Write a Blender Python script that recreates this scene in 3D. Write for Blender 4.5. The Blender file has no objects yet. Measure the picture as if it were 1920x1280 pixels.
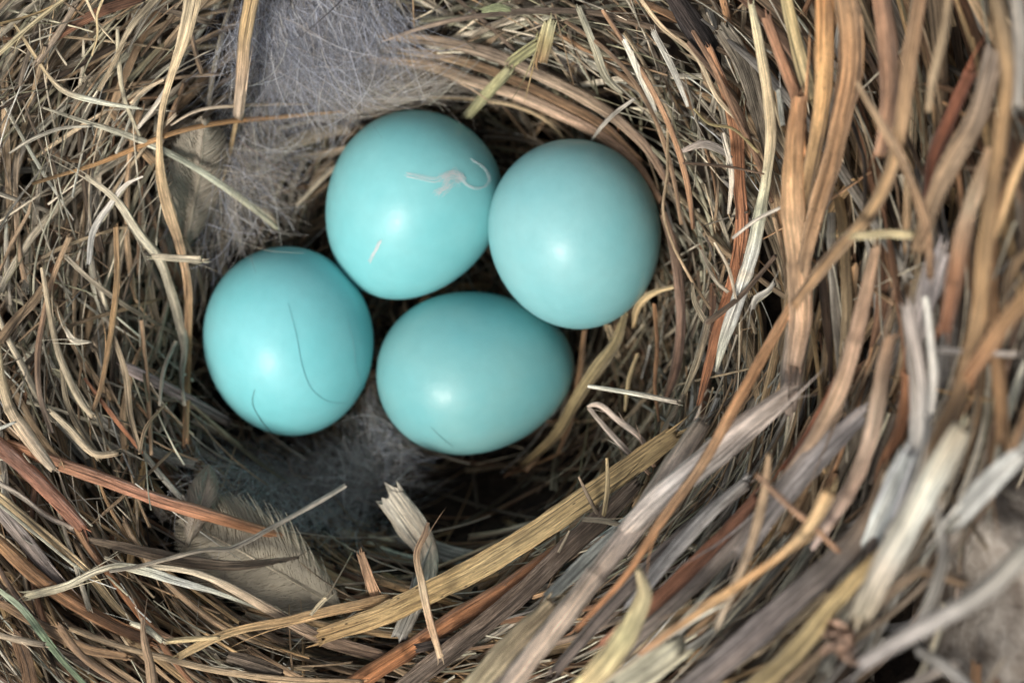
import bpy, math, random
import numpy as np
from mathutils import Vector, Matrix

# ------------------------------------------------------------------ camera, sky, sun, exposure
S = 0.001                      # everything below is worked out in millimetres, real size
D = 160.0                      # the camera hangs 160 mm above the middle of the eggs
sc = bpy.context.scene
cam_d = bpy.data.cameras.new("camera")
cam = bpy.data.objects.new("camera", cam_d)
sc.collection.objects.link(cam)
cam.location = (0, 0, D * S)
cam_d.sensor_width = 36
cam_d.lens = 60
cam_d.clip_start = 0.002
cam_d.clip_end = 50
cam_d.dof.use_dof = True
cam_d.dof.focus_distance = (D - 18.0) * S
cam_d.dof.aperture_fstop = 25.0
sc.camera = cam

SUN_EL, SUN_AZ = math.radians(54), math.atan2(-0.58, -0.81)
world = bpy.data.worlds.new("World"); sc.world = world
world.use_nodes = True
wn = world.node_tree
sky = wn.nodes.new("ShaderNodeTexSky"); sky.sky_type = 'NISHITA'
sky.sun_disc = False
sky.sun_elevation = SUN_EL
sky.sun_rotation = SUN_AZ
sky.air_density = 1.0; sky.dust_density = 4.0; sky.ozone_density = 1.0
bg = wn.nodes["Background"]
hs = wn.nodes.new("ShaderNodeHueSaturation"); hs.inputs['Saturation'].default_value = 0.3   # thin cloud greys the sky
wn.links.new(sky.outputs[0], hs.inputs['Color']); wn.links.new(hs.outputs[0], bg.inputs[0])
bg.inputs[1].default_value = 0.07
sun_d = bpy.data.lights.new("sun", 'SUN')
sun_d.energy = 1.5; sun_d.angle = math.radians(15); sun_d.color = (1.0, 0.945, 0.87)
sun = bpy.data.objects.new("sun", sun_d); sc.collection.objects.link(sun)
sdir = Vector((math.sin(SUN_AZ) * math.cos(SUN_EL), math.cos(SUN_AZ) * math.cos(SUN_EL), math.sin(SUN_EL)))
sun.rotation_euler = sdir.to_track_quat('Z', 'Y').to_euler()
sun.location = sdir * 0.5
sc.view_settings.view_transform = 'Standard'
sc.view_settings.look = 'None'
sc.view_settings.gamma = 1.0
sc.view_settings.use_curve_mapping = False
sc.view_settings.exposure = 1.0
sc.cycles.use_denoising = True
sc.cycles.max_bounces = 6
sc.cycles.transparent_max_bounces = 32
sc.cycles.diffuse_bounces = 4

rng = np.random.default_rng(7)
random.seed(7)

# ------------------------------------------------------------------ helpers
def lin(c):
    c = np.asarray(c, float) / 255.0
    return np.where(c <= 0.04045, c / 12.92, ((c + 0.055) / 1.055) ** 2.4)

def P(px, py, z):
    k = (D - z) / D / 20.0
    return np.array([(px - 960) * k, -(py - 640) * k, z])

def smooth(a, b, x):
    t = min(1, max(0, (x - a) / (b - a)))
    return t * t * (3 - 2 * t)

# height of the nest surface (mm, 0 = middle of the eggs); the walls climb away from the cup
#        right   BR    bottom  BL    left   TL    top    TR
RIM   = [19.0,  20.0,  13.0,  12.0,  9.0,  11.0,  8.0,  13.0]
SLOPE = [27.0,  24.0,   9.0,   7.0,  7.0,   8.0,  8.0,  13.0]
def H(px, py):
    dx, dy = px - 800, py - 590
    rx = 470 if dx > 0 else 440
    ry = 440 if dy < 0 else 400
    r = math.hypot(dx / rx, dy / ry)
    a = (math.atan2(dy, dx) % (2 * math.pi)) / (math.pi / 4)
    i = int(a) % 8; f = a - int(a); f = f * f * (3 - 2 * f)
    rim = RIM[i] * (1 - f) + RIM[(i + 1) % 8] * f
    sl = SLOPE[i] * (1 - f) + SLOPE[(i + 1) % 8] * f
    return -8.5 + (rim + 8.5) * smooth(0.68, 1.36, r) + sl * min(1.3, max(0.0, r - 1.3))

def cup_r(px, py):
    dx, dy = px - 800, py - 590
    return math.hypot(dx / (470 if dx > 0 else 440), dy / (440 if dy < 0 else 400))

def catmull(pts, n):
    pts = np.asarray(pts, float)
    if len(pts) == 2:
        t = np.linspace(0, 1, n)[:, None]
        return pts[0] * (1 - t) + pts[1] * t
    ext = np.vstack([2 * pts[0] - pts[1], pts, 2 * pts[-1] - pts[-2]])
    seg = np.linalg.norm(np.diff(pts[:, :2], axis=0), axis=1)
    cum = np.concatenate([[0], np.cumsum(seg)])
    out = []
    for s in np.linspace(0, cum[-1], n):
        i = min(len(seg) - 1, max(0, np.searchsorted(cum, s, side='right') - 1))
        t = (s - cum[i]) / max(seg[i], 1e-6)
        p0, p1, p2, p3 = ext[i], ext[i + 1], ext[i + 2], ext[i + 3]
        # tangents scaled to the local segment, so close points make a real kink
        d0 = np.linalg.norm((p1 - p0)[:2]) + 1e-6; d1 = seg[i] + 1e-6; d2 = np.linalg.norm((p3 - p2)[:2]) + 1e-6
        m1 = ((p1 - p0) / d0 * d1 + (p2 - p1) / d1 * d0) / (d0 + d1) * d1
        m2 = ((p2 - p1) / d1 * d2 + (p3 - p2) / d2 * d1) / (d1 + d2) * d1
        t2, t3 = t * t, t * t * t
        out.append((2*t3 - 3*t2 + 1) * p1 + (t3 - 2*t2 + t) * m1 + (-2*t3 + 3*t2) * p2 + (t3 - t2) * m2)
    return np.array(out)

def gauss_in(px, py, cx, cy, rx, ry): return ((px - cx) / rx) ** 2 + ((py - cy) / ry) ** 2 < 1
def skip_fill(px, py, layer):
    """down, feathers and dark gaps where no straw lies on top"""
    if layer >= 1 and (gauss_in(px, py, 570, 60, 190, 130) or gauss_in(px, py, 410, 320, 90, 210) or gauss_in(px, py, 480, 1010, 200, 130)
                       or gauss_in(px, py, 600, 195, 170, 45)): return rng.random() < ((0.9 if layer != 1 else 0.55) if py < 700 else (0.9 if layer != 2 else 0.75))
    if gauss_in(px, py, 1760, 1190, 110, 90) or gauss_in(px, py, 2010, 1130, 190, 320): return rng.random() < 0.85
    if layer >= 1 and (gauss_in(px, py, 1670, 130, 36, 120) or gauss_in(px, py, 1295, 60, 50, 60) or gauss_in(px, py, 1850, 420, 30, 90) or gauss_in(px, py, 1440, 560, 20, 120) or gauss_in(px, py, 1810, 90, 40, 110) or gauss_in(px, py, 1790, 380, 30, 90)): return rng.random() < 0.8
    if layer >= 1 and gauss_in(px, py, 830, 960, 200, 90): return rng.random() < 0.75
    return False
def fray(b, cl, w, cols, ends=True, slivers=1):
    """splinters at the broken ends and slivers peeling off the sides"""
    N = len(cl); W = float(np.max(w))
    T = np.gradient(cl, axis=0); T /= np.linalg.norm(T, axis=1)[:, None] + 1e-9
    side = np.cross(T, [0, 0, 1.0]); side /= np.linalg.norm(side, axis=1)[:, None] + 1e-9
    def sliver(p, d, L, sd, c, w0):
        s = np.linspace(0, 1, 6)[:, None]
        lift = np.array([0, 0, 1.0]) * rng.uniform(-.1, .5)
        q = p + d * L * s + (sd * rng.normal(0, .28) + lift) * L * s ** 2 * 0.6
        b.strand(q, w0 * np.array([1, .95, .85, .65, .4, .12]), np.repeat(c[None], 6, 0), 'blade', None, 0.1, 0, ('', ''), False)
    if ends:
        for e, sg in ((0, -1), (N - 1, 1)):
            if w[e] < 0.45: continue
            for k in range(rng.integers(3, 7)):
                o = rng.uniform(-.45, .45)
                sliver(cl[e] + side[e] * o * w[e] - T[e] * sg * 0.5 * w[e], T[e] * sg, w[e] * rng.uniform(.7, 1.7), side[e],
                       cols[e] * rng.uniform(.7, 1.25), w[e] * rng.uniform(.10, .26))
    for k in range(slivers):
        i = rng.integers(1, N - 2); sg = 1 if rng.random() < .5 else -1; sd = 1 if rng.random() < .5 else -1
        sliver(cl[i] + side[i] * sd * .42 * w[i] + np.array([0, 0, .1 * w[i]]), T[i] * sg, rng.uniform(1.5, 6) * min(1.6, W), side[i] * sd,
               cols[i] * rng.uniform(.8, 1.3), W * rng.uniform(.07, .16))
class Batch:
    """strands collected into one mesh; every strand keeps its own colours and fibre coordinates"""
    def __init__(s):
        s.v, s.f, s.c, s.uv, s.k, s.n = [], [], [], [], [], 0
    def strand(s, cl, w, cols, kind='stem', roll=None, curl=0.2, spk=0.0, ends=('cut', 'cut'), fine=True, ribs=0):
        """cl (N,3) mm, w (N,) mm, cols (N,3) linear albedo"""
        N = len(cl)
        T = np.gradient(cl, axis=0); T /= np.linalg.norm(T, axis=1)[:, None] + 1e-9
        up = np.array([0, 0, 1.0])
        side = np.cross(T, up); ln = np.linalg.norm(side, axis=1)[:, None]
        side = np.where(ln > 0.05, side / (ln + 1e-9), np.array([1.0, 0, 0]))
        nor = np.cross(side, T)
        if roll is None: roll = np.zeros(N)
        cr, sr = np.cos(roll)[:, None], np.sin(roll)[:, None]
        sd, nn = side * cr + nor * sr, nor * cr - side * sr
        if kind == 'stem':
            K = 10 if fine else 6
            a = -math.pi / 2 + np.arange(K) * 2 * math.pi / K
            rr = 1 + (0.07 * np.cos(a * 5) if fine else 0)
            X, Y = np.cos(a) * rr * 0.5, np.sin(a) * rr * 0.42
            U = np.linspace(-1.5, 1.5, K, endpoint=False)
        elif kind == 'hair':
            K = 3
            a = np.arange(3) * 2 * math.pi / 3
            X, Y, U = np.cos(a) * 0.5, np.sin(a) * 0.5, np.array([0, .3, .6])
        else:
            M = 9 if fine else 5
            x = np.linspace(-1, 1, M)
            rid = (np.cos(x * ribs * math.pi) * 0.03 if ribs else 0)
            y = curl * (1 - x * x) - curl * 0.5 + rid - 0.035 * np.exp(-(x / 0.12) ** 2)
            th = 0.075 * (1 - 0.6 * x * x)
            X = np.concatenate([x * 0.5, x[::-1] * 0.5])
            Y = np.concatenate([y * 0.5 + th * 0.5, (y * 0.5 - th * 0.5)[::-1]])
            # start the section on the underside so the seam is hidden
            X, Y = np.roll(X, M // 2), np.roll(Y, M // 2)
            U = np.roll(np.concatenate([x * 0.5, x[::-1] * 0.5]), M // 2)
            K = 2 * M
        w = np.asarray(w, float)
        ww = w[:, None, None]
        ring = cl[:, None, :] + ww * (X[None, :, None] * sd[:, None, :] + Y[None, :, None] * nn[:, None, :])
        if kind != 'hair':
            for e, end in ((0, ends[0]), (N - 1, ends[1])):
                if end == 'cut':
                    jag = rng.normal(0, 0.16, K)[:, None] * w[e] * (T[e] if e else -T[e])
                    ring[e] += jag
                elif end == 'torn':
                    jag = np.abs(rng.normal(0, 0.3, K))[:, None] * w[e] * (T[e] if e else -T[e])
                    ring[e] += jag
        L = np.concatenate([[0], np.cumsum(np.linalg.norm(np.diff(cl, axis=0), axis=1))])
        seed = rng.uniform(0, 100)
        uv = np.empty((N, K, 3)); uv[:, :, 0] = U[None, :] * w[:, None]; uv[:, :, 1] = L[:, None]; uv[:, :, 2] = seed
        idx = np.arange(N * K).reshape(N, K) + s.n
        q = np.stack([idx[:-1], np.roll(idx[:-1], -1, 1), np.roll(idx[1:], -1, 1), idx[1:]], -1).reshape(-1, 4)
        s.v.append(ring.reshape(-1, 3)); s.uv.append(uv.reshape(-1, 3)); s.f.append(q)
        if kind != 'hair':
            lum = cols @ np.array([.2126, .7152, .0722]); cols = np.minimum((cols * 0.72 + lum[:, None] * np.array([1.06, 1.0, .88]) * 0.28) * np.array([1.31, 1.27, 1.18]) * (1.05 - 0.14 * lum[:, None]), 0.86)
        s.c.append(np.repeat(cols, K, axis=0)); s.k.append(np.full(N * K, spk))
        if kind != 'hair':
            # close both ends with a fan round a centre point (a slightly sunken one, like a hollow straw)
            for e, sg in ((0, 1), (N - 1, -1)):
                cpt = ring[e].mean(0) + T[e] * sg * 0.25 * w[e]
                ci = s.n + sum(len(a) for a in s.v[-1:]) + (0 if e == 0 else 1)
                s_idx = idx[0] if e == 0 else idx[-1]
                tri = np.stack([s_idx, np.roll(s_idx, -1), np.full(K, ci), np.full(K, ci)], -1)
                s.f.append(tri)
            s.v.append(np.array([ring[0].mean(0) + T[0] * 0.25 * w[0], ring[-1].mean(0) - T[-1] * 0.25 * w[-1]]))
            s.uv.append(np.array([[0, 0, seed], [0, L[-1], seed]])); s.c.append(np.array([cols[0] * 0.6, cols[-1] * 0.6]))
            s.k.append(np.full(2, spk))
            s.n += 2
        s.n += N * K
    def build(s, name, mat, parent=None, kind=None, props=None):
        v = np.vstack(s.v); c = np.vstack(s.c); uv = np.vstack(s.uv); k = np.concatenate(s.k)
        f = np.vstack(s.f)
        ctr = v.mean(0) if len(s.v) < 6 else np.array([0, 0, 0.0])
        # triangles are stored with the last index doubled
        tri = f[:, 2] == f[:, 3]
        q, t = f[~tri], f[tri][:, :3]
        me = bpy.data.meshes.new(name)
        me.vertices.add(len(v)); me.vertices.foreach_set("co", ((v - ctr) * S).ravel())
        loops = np.concatenate([q.ravel(), t.ravel()])
        me.loops.add(len(loops)); me.loops.foreach_set("vertex_index", loops.astype(np.int32))
        starts = np.concatenate([np.arange(len(q)) * 4, len(q) * 4 + np.arange(len(t)) * 3])
        me.polygons.add(len(starts))
        me.polygons.foreach_set("loop_start", starts.astype(np.int32))
        me.update(calc_edges=True)
        me.polygons.foreach_set("use_smooth", np.ones(len(starts), bool))
        a = me.attributes.new("fibre_col", 'FLOAT_COLOR', 'POINT')
        a.data.foreach_set("color", np.hstack([c, np.ones((len(c), 1))]).ravel().astype(np.float32))
        a = me.attributes.new("fibre_uv", 'FLOAT_VECTOR', 'POINT')
        a.data.foreach_set("vector", uv.ravel().astype(np.float32))
        a = me.attributes.new("speck", 'FLOAT', 'POINT')
        a.data.foreach_set("value", k.astype(np.float32))
        me.materials.append(mat)
        me.validate()
        o = bpy.data.objects.new(name, me); sc.collection.objects.link(o)
        o.location = ctr * S
        if parent:
            o.parent = parent; o.location = Vector(ctr * S) - parent.location
        if kind: o['kind'] = kind
        for a, b in (props or {}).items(): o[a] = b
        return o

# ------------------------------------------------------------------ materials
def newmat(name):
    m = bpy.data.materials.new(name); m.use_nodes = True
    return m, m.node_tree.nodes, m.node_tree.links, m.node_tree.nodes["Principled BSDF"]

def fibre_material(name, rough=0.55, bump=0.5, contrast=1.0, spec=0.35, hairlike=False, alpha=1.0):
    m, n, l, b = newmat(name)
    col = n.new("ShaderNodeAttribute"); col.attribute_name = "fibre_col"
    if hairlike:
        l.new(col.outputs['Color'], b.inputs['Base Color'])
        b.inputs['Alpha'].default_value = alpha
        b.inputs['Roughness'].default_value = rough
        return m
    uv = n.new("ShaderNodeAttribute"); uv.attribute_name = "fibre_uv"
    sp = n.new("ShaderNodeAttribute"); sp.attribute_name = "speck"
    def mapped(sx, sy, sz=1.0):
        k = n.new("ShaderNodeVectorMath"); k.operation = 'MULTIPLY'
        k.inputs[1].default_value = (sx, sy, sz); l.new(uv.outputs['Vector'], k.inputs[0]); return k.outputs[0]
    def noise(vec, det=3, rgh=0.6, dist=0.0):
        t = n.new("ShaderNodeTexNoise"); t.inputs['Scale'].default_value = 1
        t.inputs['Detail'].default_value = det; t.inputs['Roughness'].default_value = rgh
        t.inputs['Distortion'].default_value = dist
        l.new(vec, t.inputs['Vector']); return t.outputs['Fac']
    def rng_(v, a, b_, c, d):
        t = n.new("ShaderNodeMapRange"); t.inputs[1].default_value = a; t.inputs[2].default_value = b_
        t.inputs[3].default_value = c; t.inputs[4].default_value = d; l.new(v, t.inputs[0]); return t.outputs[0]
    def mul(a, c):
        t = n.new("ShaderNodeMath"); t.operation = 'MULTIPLY'; l.new(a, t.inputs[0]); l.new(c, t.inputs[1]); return t.outputs[0]
    streak = noise(mapped(4.5, 0.10), 4, 0.65)
    fine = noise(mapped(14.0, 0.7), 3, 0.7)
    blotch = noise(mapped(0.5, 0.16), 3, 0.6, 0.3)
    grain = noise(mapped(9.0, 6.0), 2, 0.6)
    v = mul(rng_(streak, 0.36, 0.64, 1 - 0.48 * contrast, 1 + 0.34 * contrast), rng_(fine, 0.36, 0.64, 1 - 0.30 * contrast, 1 + 0.24 * contrast))
    v = mul(v, rng_(blotch, 0.34, 0.60, 0.58, 1.15))
    v = mul(v, rng_(grain, 0.3, 0.7, 0.88, 1.1))
    sc1 = n.new("ShaderNodeVectorMath"); sc1.operation = 'SCALE'
    l.new(col.outputs['Color'], sc1.inputs[0]); l.new(v, sc1.inputs['Scale'])
    crack = rng_(noise(mapped(5.5, 0.05, 1.7), 2, 0.5), 0.33, 0.39, 0.30, 1.0)
    sc0 = n.new("ShaderNodeVectorMath"); sc0.operation = 'SCALE'; l.new(sc1.outputs[0], sc0.inputs[0]); l.new(crack, sc0.inputs['Scale']); sc1 = sc0
    # warm / grey weathering drifting along the fibre
    weather = noise(mapped(0.9, 0.09), 2, 0.5)
    mx = n.new("ShaderNodeMix"); mx.data_type = 'RGBA'; mx.blend_type = 'MULTIPLY'
    l.new(rng_(weather, 0.45, 0.65, 0.0, 0.28), mx.inputs[0])
    l.new(sc1.outputs[0], mx.inputs[6]); mx.inputs[7].default_value = (1.0, 0.80, 0.58, 1)
    # dark mildew specks
    vo = n.new("ShaderNodeTexVoronoi"); vo.inputs['Scale'].default_value = 1
    l.new(mapped(2.6, 1.1), vo.inputs['Vector'])
    dot = rng_(vo.outputs['Distance'], 0.10, 0.24, 1.0, 0.0)
    patch = rng_(noise(mapped(0.6, 0.22, 2.0), 2), 0.45, 0.6, 0.0, 1.0)
    dots = mul(mul(dot, patch), sp.outputs['Fac'])
    mx2 = n.new("ShaderNodeMix"); mx2.data_type = 'RGBA'
    l.new(dots, mx2.inputs[0]); l.new(mx.outputs[2], mx2.inputs[6]); mx2.inputs[7].default_value = (0.03, 0.018, 0.010, 1)
    l.new(mx2.outputs[2], b.inputs['Base Color'])
    l.new(rng_(fine, 0.3, 0.7, rough - 0.1, rough + 0.15), b.inputs['Roughness'])
    b.inputs['Specular IOR Level'].default_value = spec; b.inputs['Coat Weight'].default_value = 0.0
    bp = n.new("ShaderNodeBump"); bp.inputs['Strength'].default_value = bump; bp.inputs['Distance'].default_value = 0.00035
    hsum = n.new("ShaderNodeMath"); hsum.operation = 'ADD'; l.new(streak, hsum.inputs[0]); l.new(fine, hsum.inputs[1])
    l.new(hsum.outputs[0], bp.inputs['Height']); l.new(bp.outputs[0], b.inputs['Normal'])
    return m

M_STRAW = fibre_material("dry_straw", 0.42, 0.8, 1.1, 0.5)
M_ROUGH = fibre_material("weathered_bark", 0.75, 1.0, 1.5, 0.2)
M_DOWN = fibre_material("down", 0.6, hairlike=True, alpha=0.38)
M_VANE = fibre_material("feather_vane", 0.6, hairlike=True, alpha=0.55)
M_HAIR = fibre_material("dark_hair", 0.35, hairlike=True)

def simple_noise_mat(name, c1, c2, scale, rough=0.8, bump=0.3, dist=0.0005, stretch=(1, 1, 1)):
    m, n, l, b = newmat(name)
    tc = n.new("ShaderNodeTexCoord")
    mp = n.new("ShaderNodeMapping"); mp.inputs['Scale'].default_value = stretch
    l.new(tc.outputs['Object'], mp.inputs['Vector'])
    t = n.new("ShaderNodeTexNoise"); t.inputs['Scale'].default_value = scale; t.inputs['Detail'].default_value = 8
    t.inputs['Roughness'].default_value = 0.65
    l.new(mp.outputs[0], t.inputs['Vector'])
    r = n.new("ShaderNodeValToRGB"); r.color_ramp.elements[0].position = 0.35; r.color_ramp.elements[1].position = 0.65
    r.color_ramp.elements[0].color = (*c1, 1); r.color_ramp.elements[1].color = (*c2, 1)
    l.new(t.outputs['Fac'], r.inputs[0]); l.new(r.outputs[0], b.inputs['Base Color'])
    b.inputs['Roughness'].default_value = rough
    bp = n.new("ShaderNodeBump"); bp.inputs['Strength'].default_value = bump; bp.inputs['Distance'].default_value = dist
    l.new(t.outputs['Fac'], bp.inputs['Height']); l.new(bp.outputs[0], b.inputs['Normal'])
    return m

def egg_material(col, col2):
    m, n, l, b = newmat("eggshell")
    tc = n.new("ShaderNodeTexCoord")
    t = n.new("ShaderNodeTexNoise"); t.inputs['Scale'].default_value = 130; t.inputs['Detail'].default_value = 3
    l.new(tc.outputs['Object'], t.inputs['Vector'])
    mx = n.new("ShaderNodeMix"); mx.data_type = 'RGBA'
    mr = n.new("ShaderNodeMapRange"); mr.inputs[1].default_value = 0.35; mr.inputs[2].default_value = 0.65
    l.new(t.outputs['Fac'], mr.inputs[0]); l.new(mr.outputs[0], mx.inputs[0])
    mx.inputs[6].default_value = (*col, 1); mx.inputs[7].default_value = (*col2, 1)
    # faint mottling of the shell
    t2 = n.new("ShaderNodeTexNoise"); t2.inputs['Scale'].default_value = 900; t2.inputs['Detail'].default_value = 4
    l.new(tc.outputs['Object'], t2.inputs['Vector'])
    mr2 = n.new("ShaderNodeMapRange"); mr2.inputs[3].default_value = 0.87; mr2.inputs[4].default_value = 1.00
    l.new(t2.outputs['Fac'], mr2.inputs[0])
    s_ = n.new("ShaderNodeVectorMath"); s_.operation = 'SCALE'; l.new(mx.outputs[2], s_.inputs[0]); l.new(mr2.outputs[0], s_.inputs['Scale'])
    l.new(s_.outputs[0], b.inputs['Base Color'])
    b.inputs['Roughness'].default_value = 0.40
    rn = n.new("ShaderNodeMapRange"); rn.inputs[1].default_value = 0.35; rn.inputs[2].default_value = 0.65
    rn.inputs[3].default_value = 0.31; rn.inputs[4].default_value = 0.43
    l.new(t2.outputs['Fac'], rn.inputs[0]); l.new(rn.outputs[0], b.inputs['Roughness'])
    b.inputs['Specular IOR Level'].default_value = 0.30
    b.inputs['Subsurface Weight'].default_value = 0.25
    b.inputs['Subsurface Radius'].default_value = (0.5, 1.0, 1.0)
    b.inputs['Subsurface Scale'].default_value = 0.0016
    t3 = n.new("ShaderNodeTexNoise"); t3.inputs['Scale'].default_value = 2600; t3.inputs['Detail'].default_value = 3
    l.new(tc.outputs['Object'], t3.inputs['Vector'])
    bp = n.new("ShaderNodeBump"); bp.inputs['Strength'].default_value = 0.22; bp.inputs['Distance'].default_value = 0.00007
    l.new(t3.outputs['Fac'], bp.inputs['Height']); l.new(bp.outputs[0], b.inputs['Normal'])
    return m

# ------------------------------------------------------------------ the setting: floor and wall of the box
def box_mesh(name, lo, hi, mat, div=1):
    import bmesh
    bm = bmesh.new(); bmesh.ops.create_cube(bm, size=1)
    for v in bm.verts:
        v.co = Vector([(lo[i] + hi[i]) / 2 + v.co[i] * (hi[i] - lo[i]) for i in range(3)]) * S
    bmesh.ops.bevel(bm, geom=list(bm.edges), offset=0.001, segments=2, affect='EDGES')
    me = bpy.data.meshes.new(name); bm.to_mesh(me); bm.free(); me.materials.append(mat)
    o = bpy.data.objects.new(name, me); sc.collection.objects.link(o); return o

floor = box_mesh("ground", (-200, -200, -42), (200, 200, -32),
                 simple_noise_mat("box_floor_wood", (0.05, 0.035, 0.024), (0.14, 0.10, 0.07), 60, stretch=(1, 8, 1)))
floor['kind'] = 'structure'

# ------------------------------------------------------------------ eggs
def make_egg(px, py, z, len_px, wid_px, ang, tilt, k, col, col2, label):
    """ang: direction of the blunt end in the picture (deg, 0 right, 90 up); tilt: blunt end raised (deg)"""
    import bmesh
    sc_ = (D - z) / D / 20.0
    a, b = len_px / 2 * sc_, wid_px / 2 * sc_
    nu, nv = 96, 64
    verts, faces = [], []
    for i in range(nv + 1):
        th = math.pi * i / nv
        t = math.cos(th)
        rr = b * math.sin(th) * (1 + k * t - 0.25 * k * (1 - t * t) * 0)
        for j in range(nu):
            ph = 2 * math.pi * j / nu
            verts.append((a * t, rr * math.cos(ph), rr * math.sin(ph)))
    bm = bmesh.new()
    bv = [bm.verts.new(Vector(v) * S) for v in verts]
    for i in range(nv):
        for j in range(nu):
            q = [bv[i*nu + j], bv[i*nu + (j+1) % nu], bv[(i+1)*nu + (j+1) % nu], bv[(i+1)*nu + j]]
            bm.faces.new(q)
    bmesh.ops.remove_doubles(bm, verts=bm.verts, dist=1e-7)
    bmesh.ops.recalc_face_normals(bm, faces=bm.faces)
    for f in bm.faces: f.smooth = True
    me = bpy.data.meshes.new("egg"); bm.to_mesh(me); bm.free()
    me.materials.append(egg_material(col, col2))
    o = bpy.data.objects.new("egg", me); sc.collection.objects.link(o)
    p = P(px, py, z)
    R = Matrix.Rotation(math.radians(ang), 4, 'Z') @ Matrix.Rotation(-math.radians(tilt), 4, 'Y')
    o.rotation_euler = R.to_euler(); o.location = p * S
    o['label'] = label; o['category'] = 'egg'; o['group'] = 'blue eggs lying in the cup of the nest'
    Ri = np.array(R.to_3x3().inverted())
    return dict(c=p, a=a, b=b, Ri=Ri, o=o)

EGGS = [  # duller light on the two right-hand eggs is put into their base colours
    make_egg(542, 640, 0.0, 357, 316, 97, 12, 0.02, (0.20, 0.59, 0.62), (0.24, 0.62, 0.65),
             'bright turquoise egg at the left, with a dark curled hair across it'),
    make_egg(771, 388, 0.6, 364, 322, 60, 10, 0.10, (0.20, 0.54, 0.56), (0.24, 0.57, 0.58),
             'blue egg at the top with wisps of white down stuck to its shell'),
    make_egg(1078, 440, 4.6, 358, 322, 103, 14, 0.03, (0.22, 0.50, 0.52), (0.26, 0.52, 0.53),
             'greyish blue egg at the right, resting on top of the lower egg'),
    make_egg(892, 697, -0.8, 372, 303, 187, 4, 0.11, (0.18, 0.47, 0.49), (0.23, 0.49, 0.49),
             'lowest blue egg lying sideways, partly covered by the right-hand egg'),
]
def inside_egg(p, grow=1.0):
    for e in EGGS:
        q = e['Ri'] @ (p - e['c'])
        if (q[0] / (e['a'] + grow)) ** 2 + (q[1] / (e['b'] + grow)) ** 2 + (q[2] / (e['b'] + grow)) ** 2 < 1: return True
    return False
def inside_eggs_arr(cl, grow=0.4):
    for e in EGGS:
        q = (cl - e['c']) @ e['Ri'].T
        if ((q[:, 0] / (e['a'] + grow)) ** 2 + (q[:, 1] / (e['b'] + grow)) ** 2 + (q[:, 2] / (e['b'] + grow)) ** 2 < 1).any(): return True
    return False
from mathutils.bvhtree import BVHTree
for e in EGGS:
    o = e['o']; M = Matrix.Translation(o.location) @ o.rotation_euler.to_matrix().to_4x4()
    e['bvh'] = BVHTree.FromPolygons([M @ v.co / S for v in o.data.vertices], [tuple(p.vertices) for p in o.data.polygons])
def egg_top(px, py):
    """height of the shell under a point, None beside the eggs"""
    org = Vector((0, 0, D)); d = (Vector(P(px, py, 0)) - org).normalized()
    best = None
    for e in EGGS:
        hit = e['bvh'].ray_cast(org, d)[0]
        if hit is not None and (best is None or hit.z > best): best = hit.z
    return best

# ------------------------------------------------------------------ the nest
nest = bpy.data.objects.new("bird_nest", None); sc.collection.objects.link(nest)
nest.location = (0, 0, -0.031)
nest['label'] = 'cup shaped nest woven of dry grass stems, blades and bark strips around four blue eggs'
nest['category'] = 'nest'

# solid dark sheet added under the woven layers to block light
def build_core():
    n = 90
    xs = np.linspace(-1100, 2950, n); ys = np.linspace(-1100, 2350, n)
    verts, faces = [], []
    for y in ys:
        for x in xs:
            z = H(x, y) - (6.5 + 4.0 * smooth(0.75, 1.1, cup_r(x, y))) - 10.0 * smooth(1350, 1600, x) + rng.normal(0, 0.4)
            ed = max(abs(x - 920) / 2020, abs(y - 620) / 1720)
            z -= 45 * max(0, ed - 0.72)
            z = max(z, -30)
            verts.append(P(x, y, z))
    V = np.array(verts)
    # real positions rather than screen positions matter only for the footprint
    me = bpy.data.meshes.new("light_block_base")
    for j in range(n - 1):
        for i in range(n - 1):
            a = j * n + i
            faces.append((a, a + n, a + n + 1, a + 1))
    me.from_pydata([tuple((v * S) - np.array(nest.location)) for v in V], [], faces)
    for p in me.polygons: p.use_smooth = True
    me.materials.append(simple_noise_mat("light_block_brown", (0.020, 0.014, 0.010), (0.065, 0.045, 0.030), 500, 0.95, 1.0, 0.001))
    o = bpy.data.objects.new("light_block_base", me); sc.collection.objects.link(o); o.parent = nest
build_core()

# colours of the dry plants (as sRGB, turned into albedo)
TAN = [(176,150,118), (160,134,104), (190,168,134), (148,122,94), (170,140,104), (132,108,84), (196,178,150)]
GREY = [(156,146,132), (136,126,114), (174,166,150), (120,110,100), (150,150,144)]
SAGE = [(160,160,136), (140,142,116), (182,182,160), (126,124,100), (198,196,180)]
PALE = [(214,204,182), (224,216,200), (204,196,176), (230,222,206)]
RUST = [(164,120,84), (182,134,90), (150,104,72), (192,150,104), (134,92,64)]
GOLD = [(196,158,104), (208,170,112), (180,144,90)]
DARK = [(92,74,58), (78,64,54), (104,84,66), (68,56,48)]
COOL = [(172,168,166), (188,190,190), (150,146,144), (204,202,198), (128,122,120)]

def pick(mix):
    r = rng.random() * sum(w for w, _ in mix)
    for w, pal in mix:
        r -= w
        if r <= 0: break
    c = np.array(pal[rng.integers(len(pal))], float)
    return np.clip(c * rng.uniform(0.86, 1.10), 0, 235)

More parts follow.
